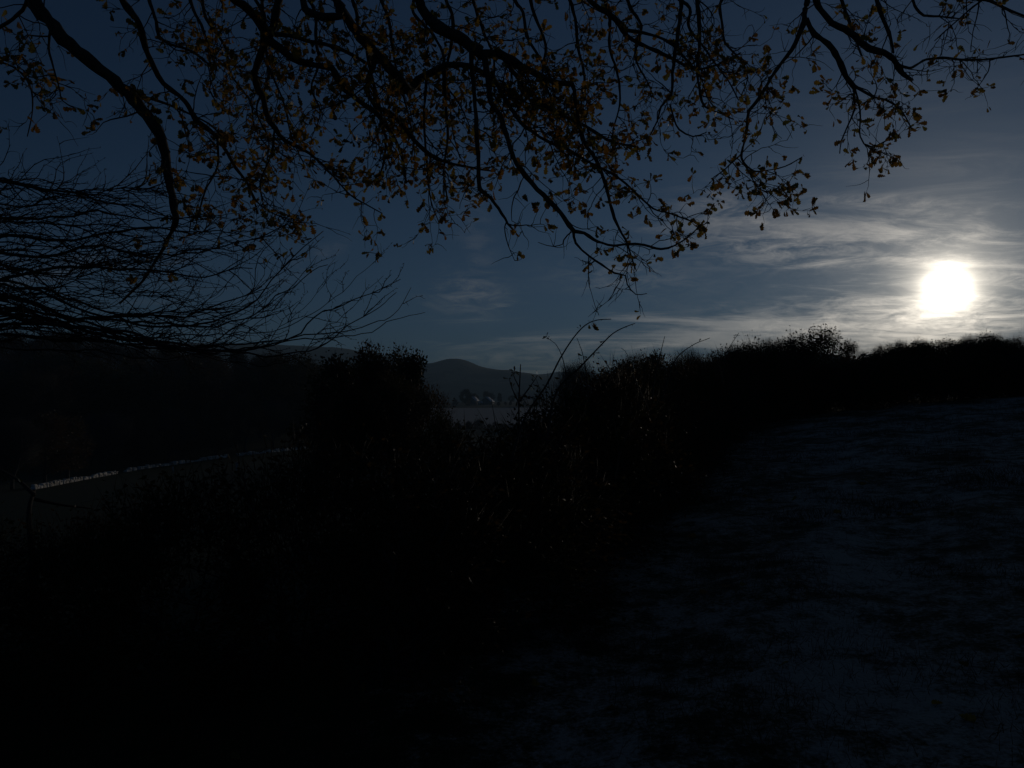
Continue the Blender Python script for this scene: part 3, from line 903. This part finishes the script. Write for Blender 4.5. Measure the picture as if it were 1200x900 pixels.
# traced limbs: node, list of (px, py, width px), depth at start, depth at end, twigs per metre, leaf density
LIMBS = [
    (1, [(35, -25, 16), (45, 8, 16), (75, 45, 16), (110, 75, 15), (150, 108, 14), (172, 135, 13), (188, 160, 12), (195, 190, 11), (200, 220, 10), (206, 255, 9), (201, 272, 5), (186, 300, 4), (166, 330, 3), (140, 356, 2)], 5.2, 5.6, 2.6, .7),
    (1, [(138, -15, 8), (150, 10, 8), (163, 28, 8), (170, 55, 8), (180, 78, 7), (192, 98, 7), (210, 112, 6), (222, 125, 6), (228, 140, 6), (245, 152, 5), (262, 172, 5), (275, 195, 4), (290, 215, 3), (300, 242, 2)], 6.0, 6.5, 7, 1.0),
    (1, [(172, -12, 5), (183, 25, 4), (186, 42, 4), (200, 52, 3), (225, 60, 3), (250, 80, 2)], 5.8, 6.0, 7, 1.0),
    (1, [(262, -12, 9), (290, 10, 10), (305, 30, 10), (315, 45, 11), (335, 62, 9), (350, 72, 9), (370, 76, 8), (388, 80, 8), (395, 92, 8), (405, 105, 7), (420, 118, 7), (440, 132, 6), (455, 150, 5), (470, 180, 4), (476, 215, 3)], 5.6, 6.4, 7, 1.0),
    (2, [(328, -15, 9), (322, 20, 10), (312, 48, 10), (305, 65, 9), (300, 80, 8), (299, 97, 8), (308, 115, 7), (313, 135, 7), (322, 150, 6), (335, 165, 5), (355, 175, 4), (375, 190, 3), (392, 208, 2)], 5.7, 6.4, 7, 1.0),
    (2, [(315, 40, 6), (340, 42, 5), (365, 49, 5), (395, 56, 5), (420, 68, 4), (440, 80, 3)], 5.7, 6.2, 6, 1.0),
    (2, [(392, -15, 11), (400, 12, 12), (412, 30, 12), (430, 52, 12), (450, 72, 12), (467, 92, 12), (479, 106, 12), (490, 94, 9), (515, 80, 9), (540, 76, 8), (560, 82, 6), (585, 100, 5), (610, 128, 3)], 5.4, 6.2, 7, 1.0),
    (2, [(352, -12, 9), (360, 13, 9), (378, 20, 9), (402, 19, 9)], 5.5, 5.42, 5, .9),
    (2, [(440, 70, 7), (430, 100, 5), (440, 125, 5), (456, 132, 6), (470, 145, 5), (486, 165, 5), (510, 185, 4), (545, 195, 3), (580, 201, 2)], 5.5, 6.2, 9, 1.2),
    (2, [(430, 60, 4), (437, 95, 4), (446, 130, 3), (452, 170, 3), (446, 205, 2)], 5.6, 6.4, 9, 1.2),
    (2, [(486, -15, 10), (495, 8, 11), (505, 25, 12), (525, 38, 13), (545, 48, 14), (560, 60, 15), (570, 63, 12), (585, 63, 10), (600, 72, 9), (620, 82, 8), (640, 92, 8), (655, 97, 7), (670, 99, 6), (674, 115, 5), (678, 140, 5), (684, 165, 5), (700, 190, 4), (711, 222, 4), (717, 246, 4), (724, 265, 3), (734, 282, 3)], 5.2, 6.0, 6, 1.2),
    (2, [(566, 60, 9), (572, 90, 8), (575, 120, 6), (586, 135, 6), (591, 150, 6), (596, 165, 6), (602, 186, 6), (615, 205, 6), (630, 222, 6), (650, 242, 6), (662, 256, 6), (673, 271, 6), (685, 273, 4), (695, 280, 4), (706, 285, 3), (720, 288, 3), (735, 286, 3), (755, 287, 3), (775, 292, 3), (790, 288, 2), (806, 278, 2), (820, 265, 1.5)], 5.25, 5.7, 2.2, .5),
    (2, [(672, 270, 4), (675, 285, 3), (690, 300, 2.5), (705, 310, 2.5), (720, 320, 2), (733, 323, 2), (735, 333, 1.6), (745, 345, 1.3), (758, 344, 1)], 5.55, 5.7, 2.5, .15),
    (2, [(552, 56, 6), (553, 80, 6), (556, 110, 5), (558, 150, 5), (560, 180, 5), (561, 210, 5), (563, 222, 5), (575, 232, 4), (588, 250, 4), (595, 262, 3), (602, 270, 2)], 5.3, 5.5, 2.5, .5),
    (2, [(575, 85, 6), (590, 112, 5), (610, 143, 5), (625, 155, 4), (640, 165, 4), (665, 175, 4), (690, 190, 3), (720, 205, 3), (745, 226, 2.5), (765, 244, 2), (785, 250, 2), (812, 260, 1.5)], 5.4, 6.1, 9, 1.4),
    (2, [(590, 68, 6), (615, 102, 5), (640, 125, 5), (670, 140, 4), (690, 150, 4), (715, 165, 3), (745, 172, 2)], 5.4, 6.3, 10, 1.5),
    (2, [(733, 282, 2.5), (736, 288, 2), (741, 305, 2), (746, 318, 1.5)], 5.98, 6.0, 5, .6),
    (2, [(520, 82, 5), (522, 120, 4), (525, 160, 3), (520, 200, 2.5), (524, 232, 2)], 5.8, 6.1, 8, 1.0),
    (2, [(500, 90, 4), (497, 140, 3), (500, 190, 3), (505, 235, 1.6), (515, 262, 1.2)], 5.9, 6.3, 7, .7),
    (3, [(682, -15, 6), (700, 8, 6), (715, 18, 6), (726, 29, 7), (735, 42, 6), (750, 52, 5), (770, 60, 5), (790, 70, 4), (815, 81, 3), (840, 76, 2.5), (868, 62, 2)], 5.8, 6.4, 6, .8),
    (3, [(733, 35, 5), (760, 40, 4), (785, 50, 4), (800, 65, 3), (822, 90, 2)], 5.9, 6.2, 6, .8),
    (3, [(800, -15, 5), (797, 20, 5), (792, 55, 4), (788, 85, 4), (787, 110, 3), (775, 125, 3), (771, 140, 2), (762, 158, 1.5)], 6.0, 6.3, 5, .8),
    (3, [(817, -15, 6), (819, 20, 5), (820, 50, 4), (817, 85, 4), (821, 112, 3), (826, 125, 2.5), (842, 132, 2), (860, 140, 1.5)], 6.0, 6.2, 6, .9),
    (3, [(785, 122, 2), (790, 140, 2), (796, 152, 2), (812, 160, 1.6), (828, 155, 1.3)], 6.2, 6.2, 2, .5),
    (3, [(950, -18, 7), (944, 10, 7), (942, 25, 7), (936, 42, 6), (928, 58, 5), (915, 75, 4), (903, 92, 4), (890, 115, 4), (878, 130, 4), (876, 145, 4), (873, 165, 3), (869, 180, 3), (871, 190, 2.5), (882, 200, 2), (896, 200, 1.6), (920, 195, 1.4), (940, 184, 1.2)], 6.0, 6.4, 4.5, .75),
    (3, [(869, 181, 2.2), (858, 190, 2), (850, 198, 1.6), (836, 208, 1.3)], 6.35, 6.4, 9, 2.2),
    (3, [(872, 190, 2.2), (879, 205, 1.8), (890, 222, 1.5), (905, 224, 1.3), (915, 216, 1.1)], 6.35, 6.4, 8, 1.6),
    (3, [(953, -14, 8), (962, 12, 8), (975, 27, 8), (990, 35, 8), (1005, 45, 8), (1018, 57, 8), (1035, 62, 8), (1045, 67, 7), (1052, 78, 6), (1060, 88, 5), (1068, 94, 4)], 5.6, 6.1, 4, .35),
    (3, [(1050, 74, 3.5), (1065, 80, 3), (1085, 70, 3), (1105, 68, 3), (1130, 70, 3), (1160, 69, 2.2), (1205, 63, 2)], 5.95, 6.3, 6, .4),
    (3, [(945, 22, 6), (955, 40, 7), (970, 52, 7), (980, 62, 8), (985, 75, 7), (992, 90, 6), (1000, 102, 6), (1001, 112, 3), (1001, 128, 3), (994, 146, 2), (986, 165, 1.5), (984, 180, 1.2)], 5.8, 6.3, 4, .6),
    (3, [(1001, 100, 3), (1008, 130, 2), (1008, 160, 2), (1020, 172, 1.5), (1045, 162, 1.2)], 6.1, 6.3, 5, .8),
    (3, [(1000, 100, 4), (1020, 112, 3), (1040, 118, 2.5), (1055, 128, 2), (1068, 150, 1.4)], 6.0, 6.3, 6, .9),
    (3, [(983, -14, 4), (995, 25, 4), (1001, 42, 3), (1010, 66, 2)], 6.2, 6.4, 4, .35),
    (3, [(1025, -14, 5), (1033, 18, 5), (1042, 38, 4), (1047, 62, 3)], 6.0, 6.0, 5, .3),
    (3, [(1066, -14, 3.5), (1078, 15, 3), (1100, 19, 2.2), (1124, 22, 1.8)], 6.2, 6.5, 7, .35),
    (3, [(1100, -8, 4), (1140, -2, 3.5), (1165, 3, 3.5), (1185, 13, 3), (1215, 24, 2)], 6.2, 6.3, 7, .4),
    (3, [(1160, -12, 3), (1140, 8, 2), (1115, 30, 1.6), (1095, 48, 1.3)], 6.3, 6.5, 6, .4),
    (1, [(36, -25, 5), (30, 5, 5), (15, 22, 4), (-10, 38, 4)], 5.6, 5.8, 5, .5),
    (1, [(60, 30, 3.5), (57, 55, 3), (63, 80, 2), (70, 105, 2), (73, 118, 1.5), (90, 128, 1.2)], 5.25, 5.4, 5, .9),
    (1, [(-15, 70, 3), (15, 78, 2.5), (35, 100, 2), (38, 130, 1.6), (32, 160, 1.3)], 6.4, 6.6, 6, .7),
    (1, [(150, 108, 3), (185, 118, 3), (215, 130, 2.5), (245, 145, 2), (260, 160, 1.5)], 5.45, 5.9, 6, .9),
    (1, [(255, 165, 3), (255, 195, 2.5), (240, 225, 2), (230, 262, 1.5)], 6.3, 6.7, 9, 1.2),
    (1, [(292, 215, 2.5), (300, 235, 2), (320, 250, 1.6), (342, 258, 1.3)], 6.4, 6.6, 10, 1.6),
    (1, [(322, 150, 3), (318, 180, 2.5), (305, 215, 2), (310, 245, 1.5)], 6.1, 6.4, 9, 1.2),
    (2, [(390, 205, 2.2), (410, 228, 1.8), (430, 240, 1.5), (448, 250, 1.2)], 6.35, 6.5, 10, 1.8),
]
# limbs of the same tree farther out, seen through the nearer ones
fr = np.random.default_rng(9)
for k in range(17):
    x0 = 205 + k * 39 + fr.uniform(-14, 14)
    ln_ = fr.uniform(110, 215) * (0.62 if x0 > 720 else 1.0)
    drift = fr.uniform(-20, 90)
    pts = [(x0 + drift * q + fr.uniform(-9, 9), -12 + ln_ * q, 3.2 * (1 - q) + 1.3) for q in np.linspace(0, 1, 7)]
    LIMBS.append((1 if x0 < 330 else 2 if x0 < 640 else 3, pts, fr.uniform(6.6, 7.4), fr.uniform(6.9, 8.2), 8, 1.15 if x0 < 740 else .5))

ot = MB()          # twigs
leaves = []        # position, direction, size
def o_wander(p, d, length, r0, nseg, jit, droop, sides=4, tip=.35):
    pts = [p]; d = unit(d); st_ = length / nseg
    for i in range(nseg):
        d = unit(d + rng.normal(0, jit, 3) + np.array([0, 0, droop]) * st_)
        p = p + d * st_
        pts.append(p)
    pts = np.array(pts)
    ot.tube(pts, np.linspace(r0, r0 * tip, len(pts)), sides)
    return pts
def cluster(p, d, n_):
    for _ in range(n_):
        dd = unit(.5 * d + .8 * rng.normal(size=3) + np.array([.12, 0, -.45]))
        leaves.append((p + rng.normal(0, .008, 3), dd, rng.choice([.036, .044, .053, .064, .076]) * rng.uniform(.85, 1.15)))
for (nd, pts, d0, d1, per_m, ld) in LIMBS:
    m_ = len(pts)
    W3 = []
    for i, (px, py, wpx) in enumerate(pts):
        dep = d0 + (d1 - d0) * i / (m_ - 1) + .05 * math.sin(i * 2.1 + px)
        p = at(px, py, dep) - ooff
        W3.append(np.array([*p, wpx * dep / F / 2]))
    start_in = pts[0][1] > -5
    if not start_in:
        N_ = NODES[nd]
        e = W3[0][:3]; tdir = unit(W3[1][:3] - e)
        r_e = W3[0][3]
        m1 = e - tdir * .5 + np.array([0, -.05, .25])
        m2 = (m1 + N_) / 2 + np.array([0, 0, .25])
        W3 = [np.array([*N_, min(.07, r_e * 1.5 + .01)]), np.array([*m2, r_e * 1.35]), np.array([*m1, r_e * 1.1])] + W3
    C = catmull(np.array(W3), .05)
    C[:, 3] = np.maximum(C[:, 3], .0028)
    C[1:-1, :3] += rng.normal(0, 1, C[1:-1, :3].shape) * (C[1:-1, 3:] * .12)
    b_ = MB()
    b_.tube(C[:, :3], C[:, 3] * (1 + .10 * rng.normal(size=len(C))), 7)
    b_.build('limb', M_BARK, oak, True)
    seg = np.linalg.norm(np.diff(C[:, :3], axis=0), axis=1)
    first = 0
    if not start_in:
        first = int(np.argmin(np.linalg.norm(C[:, :3] - W3[3][:3], axis=1)))
    vis = seg[first:].sum()
    cnt = int(vis * per_m * 1.45) + 2
    idx = np.sort(rng.choice(np.arange(first, len(C) - 1), cnt, replace=True))
    for q in idx:
        f = (q - first) / max(1, len(C) - first)
        td = unit(C[q + 1, :3] - C[q, :3])
        d = unit(.45 * td + .85 * rng.normal(size=3) * np.array([1, .8, .8]) + np.array([.15, 0, -.2]))
        ln_ = rng.uniform(.16, .55) * (1.1 - .35 * f)
        r_ = min(C[q, 3] * .7, rng.uniform(.0036, .0062))
        tp2 = o_wander(C[q, :3], d, ln_, r_, 8, .22, -.4)
        for _ in range(rng.integers(3, 7)):
            j = rng.integers(2, len(tp2))
            tdd = unit(tp2[min(j, len(tp2) - 1)] - tp2[j - 1])
            d2 = unit(.6 * tdd + .8 * rng.normal(size=3))
            s2 = o_wander(tp2[j], d2, rng.uniform(.06, .2), .0032, 5, .24, -.4, 3)
            if rng.uniform() < .5 * ld:
                cluster(s2[-1], unit(s2[-1] - s2[0]), rng.integers(2, 6))
        if rng.uniform() < .8 * ld:
            cluster(tp2[-1], unit(tp2[-1] - tp2[-2]), rng.integers(2, 5))
    if rng.uniform() < ld:
        cluster(C[-1, :3], unit(C[-1, :3] - C[-2, :3]), 3)
tag(ot.build('twig', M_TWIG, oak), kind='stuff')

# the leaves that show largest are parts of their own; the rest are one part
wp = np.array([l[0] for l in leaves]) + ooff
sz_ = np.array([l[2] for l in leaves])
pxv = 600 + F * wp[:, 0] / wp[:, 1]
pyv = 478 - F * (wp[:, 2] - EYE) / wp[:, 1]
show = sz_ / wp[:, 1] * ((pxv > 5) & (pxv < 1195) & (pyv > 5)) * (1 + .6 * ((pyv > 130) | (pxv > 700)))
order = np.argsort(-show)
big = set(order[:300].tolist())
lm = []
for k in range(5):
    mb = MB()
    v = LT_V * np.array([1, rng.uniform(.85, 1.1), rng.uniform(-1.5, 3.5)])
    v[:, 2] += .12 * rng.uniform(-1, 1) * v[:, 0] ** 2
    mb.add(v, None, LT_Q)
    lm.append(mb.mesh('leaf', M_OAKLEAF, True))
from mathutils import Matrix
fol = MB()
for i, (p, d, s_) in enumerate(leaves):
    if i in big:
        o = link('leaf', lm[i % 5], oak)
        Mx = frame_for(d, rng)
        o.matrix_local = Matrix(((Mx[0, 0] * s_, Mx[0, 1] * s_, Mx[0, 2] * s_, p[0]), (Mx[1, 0] * s_, Mx[1, 1] * s_, Mx[1, 2] * s_, p[1]), (Mx[2, 0] * s_, Mx[2, 1] * s_, Mx[2, 2] * s_, p[2]), (0, 0, 0, 1)))
    else:
        oak_leaf(fol, p, d, s_, rng)
tag(fol.build('foliage', M_OAKLEAF, oak, True), kind='stuff')
print('oak leaves', len(leaves), 'limbs', len(LIMBS))

# ------------------------------------------------------------------ the farm across the valley
M_WALL = plain_mat('farm_wall', (0.14, 0.13, 0.12), (0.22, 0.21, 0.19), .6)
M_ROOF = plain_mat('snowy_roof', (0.62, 0.63, 0.65), (0.82, 0.83, 0.84), .5, .5, .5)
M_SLATE = plain_mat('dark_slate', (0.06, 0.06, 0.065), (0.10, 0.10, 0.105), 1.0, .4, .5)
M_DARK = plain_mat('window_glass', (0.015, 0.017, 0.02), (0.03, 0.03, 0.035), 1.0, .1, .6)
M_DOOR = plain_mat('dark_door', (0.05, 0.04, 0.03), (0.08, 0.06, 0.045), 1.0)
def house(name, px, y, w_, d_, eave, ridge_, rz, label, cat, roofmat, chimney=False, nwin=2):
    dd = ray(px, 470)
    x = dd[0] * y
    z = hz(x, y)
    root = empty(name, (x, y, z), label, cat, None, rz)
    hw, hd = w_ / 2, d_ / 2
    mb = MB()
    mb.add([(-hw, -hd, -.6), (hw, -hd, -.6), (hw, hd, -.6), (-hw, hd, -.6), (-hw, -hd, eave), (hw, -hd, eave), (hw, hd, eave), (-hw, hd, eave), (-hw, 0, ridge_ - .06), (hw, 0, ridge_ - .06)],
           [(4, 8, 7), (5, 6, 9)], [(0, 1, 5, 4), (2, 3, 7, 6), (3, 0, 4, 7), (1, 2, 6, 5), (4, 5, 9, 8), (6, 7, 8, 9)])
    mb.build('wall', M_WALL, root)
    o = .35
    sl = (ridge_ - eave) / hd
    mb = MB()
    for sgn in (-1, 1):
        lo = (eave - o * sl)
        P_ = [(-hw - o, sgn * (hd + o), lo), (hw + o, sgn * (hd + o), lo), (hw + o, 0, ridge_), (-hw - o, 0, ridge_)]
        V = [(p[0], p[1], p[2] + .02) for p in P_] + [(p[0], p[1], p[2] + .2) for p in P_]
        mb.add(V, None, [(0, 3, 2, 1), (4, 5, 6, 7), (0, 1, 5, 4), (1, 2, 6, 5), (2, 3, 7, 6), (3, 0, 4, 7)])
    rf = mb.build('roof', roofmat, root)
    if chimney:
        mb = MB(); mb.box((hw - .9, -.35, ridge_ - .4), (hw - .2, .35, ridge_ + 1.1)); mb.box((hw - 1.0, -.45, ridge_ + 1.1), (hw - .1, .45, ridge_ + 1.25)); mb.build('chimney', M_WALL, rf)
    for k in range(nwin):
        xx = -hw + w_ * (k + .7) / (nwin + .4)
        mb = MB()
        z0 = 1.0
        for (a_, b_) in (((xx - .6, -hd - .09, z0), (xx - .5, -hd + .02, z0 + 1.2)), ((xx + .5, -hd - .09, z0), (xx + .6, -hd + .02, z0 + 1.2)), ((xx - .5, -hd - .09, z0 + 1.1), (xx + .5, -hd + .02, z0 + 1.2)), ((xx - .5, -hd - .14, z0), (xx + .5, -hd + .02, z0 + .1))):
            mb.box(a_, b_)
        wn = mb.build('window', M_ROOF, root)
        mb = MB(); mb.box((xx - .5, -hd - .03, z0 + .1), (xx + .5, -hd + .01, z0 + 1.1)); mb.build('pane', M_DARK, wn)
    mb = MB(); mb.box((hw - 1.6, -hd - .05, -.2), (hw - .5, -hd + .02, 2.1)); mb.build('door', M_DOOR, root)
    return root
house('farmhouse', 555, 590, 6.4, 5.4, 2.9, 5.6, R(66), 'pale roofed farmhouse beside the dark farm tree', 'house', M_ROOF, True)
house('barn', 571, 582, 8.0, 8.0, 2.2, 5.4, R(72), 'larger barn with a bright snowy roof across the valley', 'barn', M_ROOF, False)
house('shed', 562.5, 572, 2.6, 2.4, 1.6, 2.5, R(20), 'small shed between the farmhouse and the barn', 'shed', M_ROOF, False, 1)
tree_at('farm_tree', 'ever', 1, 546, 455, 575, 'big dark tree beside the farm across the snowy field', 'tree', None, 1.1, 8, 16)
tree_at('farm_tree', 'leafy', 0, 557, 461, 600, 'smaller tree behind the farmhouse across the snowy field', 'tree', None, 1.0, 4, 14)
fr2 = random.Random(6)
for k in range(20):
    px = 486 + k * 8.6 + fr2.uniform(-4, 4)
    if 550 < px < 580:
        continue
    kind = fr2.choice(['leafy', 'bare', 'ever'])
    tree_at('field_edge_tree', kind, k, px, 470 + fr2.uniform(-6, 5), 540 + fr2.uniform(-8, 8), {'leafy': 'brown leafy', 'bare': 'bare', 'ever': 'evergreen'}[kind] + ' tree in the row along the top of the snowy field', 'tree', kind + ' trees at the snowy field edge', 1.2, 3, 9)
for k in range(16):      # trees on the lower slope behind the farm
    px = 492 + k * 9.5 + fr2.uniform(-4, 4)
    kind = fr2.choice(['leafy', 'bare', 'ever'])
    tree_at('slope_tree', kind, k, px, 463 + fr2.uniform(-5, 5), 700 + fr2.uniform(-30, 60), {'leafy': 'brown leafy', 'bare': 'bare', 'ever': 'evergreen'}[kind] + ' tree at the foot of the far hill behind the farm', 'tree', kind + ' trees behind the farm', 1.3, 4, 13)
for k in range(26):      # a ragged field hedge at the near edge of the snowy field
    px = 494 + k * 6.6 + fr2.uniform(-5, 5)
    tree_at('valley_bush', 'bush', k, px, 496 + fr2.uniform(-5, 6), 262 + fr2.uniform(-9, 9), ('green leafy bush below the snowy field', 'brown twiggy bush below the snowy field', 'evergreen bush below the snowy field')[k % 3], 'bush', ('green bushes below the snowy field', 'brown bushes below the snowy field', 'evergreen bushes below the snowy field')[k % 3], 1.3, 2.0, 5)

# fence posts at the track
M_POST = plain_mat('bleached_wood', (0.34, 0.31, 0.27), (0.5, 0.47, 0.42), 6)
pm = MB()
pm.add([(-.07, -.06, -.3), (.07, -.06, -.3), (.07, .06, -.3), (-.07, .06, -.3), (-.065, -.055, 1.0), (.065, -.055, 1.05), (.065, .055, 1.08), (-.065, .055, 1.03)], None, [(0, 3, 2, 1), (4, 5, 6, 7), (0, 1, 5, 4), (1, 2, 6, 5), (2, 3, 7, 6), (3, 0, 4, 7)])
pmesh = pm.mesh('fence_post', M_POST)
for (px, py, h_, lab) in ((278, 556, 1.15, 'tall pale fence post in the green field below the stone wall'), (203, 554, .8, 'short pale fence post close to the stone wall')):
    g_ = on_ground(px, py)
    o = link('fence_post', pmesh)
    o.location = g_
    o.scale = (1.6, 1.6, h_)
    o.rotation_euler = (R(2), R(-3), R(25))
    tag(o, lab, 'fence post')

# ------------------------------------------------------------------ grass in the snow
rng = np.random.default_rng(55)
gb = MB()
def patch(N, x0, x1, y0, y1, lmin, lmax, wdt):
    x = rng.uniform(x0, x1, N); y = rng.uniform(y0, y1, N)
    cl_ = np.sin(x * 2.1 + 1.3 * np.sin(y * 1.1)) * np.sin(y * 1.7 + np.sin(x * 1.5)) + .5 * np.sin(4.3 * x + y) + .4 * rng.normal(size=N)
    keep = (cl_ > .1) & (-.8 * x + .6 * y < 8)
    x, y = x[keep], y[keep]
    p = np.stack([x, y, height(x, y) - .01], -1)
    d = unit(np.array([0, 0, 1.0]) + .55 * rng.normal(size=p.shape) * np.array([1, 1, .3]))
    blades_at(gb, p, d, rng.uniform(lmin, lmax, len(x)), wdt, rng)
patch(60000, -2, 9, 1.5, 10, .03, .12, .002)
patch(60000, -1, 18, 8, 24, .05, .15, .0035)
tag(gb.build('grass', M_GRASS), 'thin dry grass standing through the patchy snow', 'grass', kind='stuff')

# fallen oak leaves lying on the snow: too many and small to count
fl = MB()
for _ in range(160):
    x = rng.uniform(-1.5, 7); y = rng.uniform(1.6, 11)
    if -.8 * x + .6 * y > 6:
        continue
    oak_leaf(fl, np.array([x, y, hz(x, y) + .02]), unit(np.array([rng.normal(), rng.normal(), .12 * rng.normal()])), rng.uniform(.05, .09), rng)
tag(fl.build('leaf_litter', M_OAKLEAF), 'fallen brown oak leaves lying on the snow under the tree', 'leaf litter', kind='stuff')

# ------------------------------------------------------------------ air
m, t, out = material('haze_air')
vol = t.node('ShaderNodeVolumePrincipled')
vol.inputs['Color'].default_value = (0.52, 0.78, 1.0, 1)
vol.inputs['Density'].default_value = 0.00036
vol.inputs['Anisotropy'].default_value = 0.2
t.l.new(vol.outputs[0], out.inputs['Volume'])
mb = MB()
mb.box((-3900, -3900, -22), (3900, 3900, 172))
hb = mb.build('haze', m)
tag(hb, 'thin valley haze', 'haze', kind='stuff')
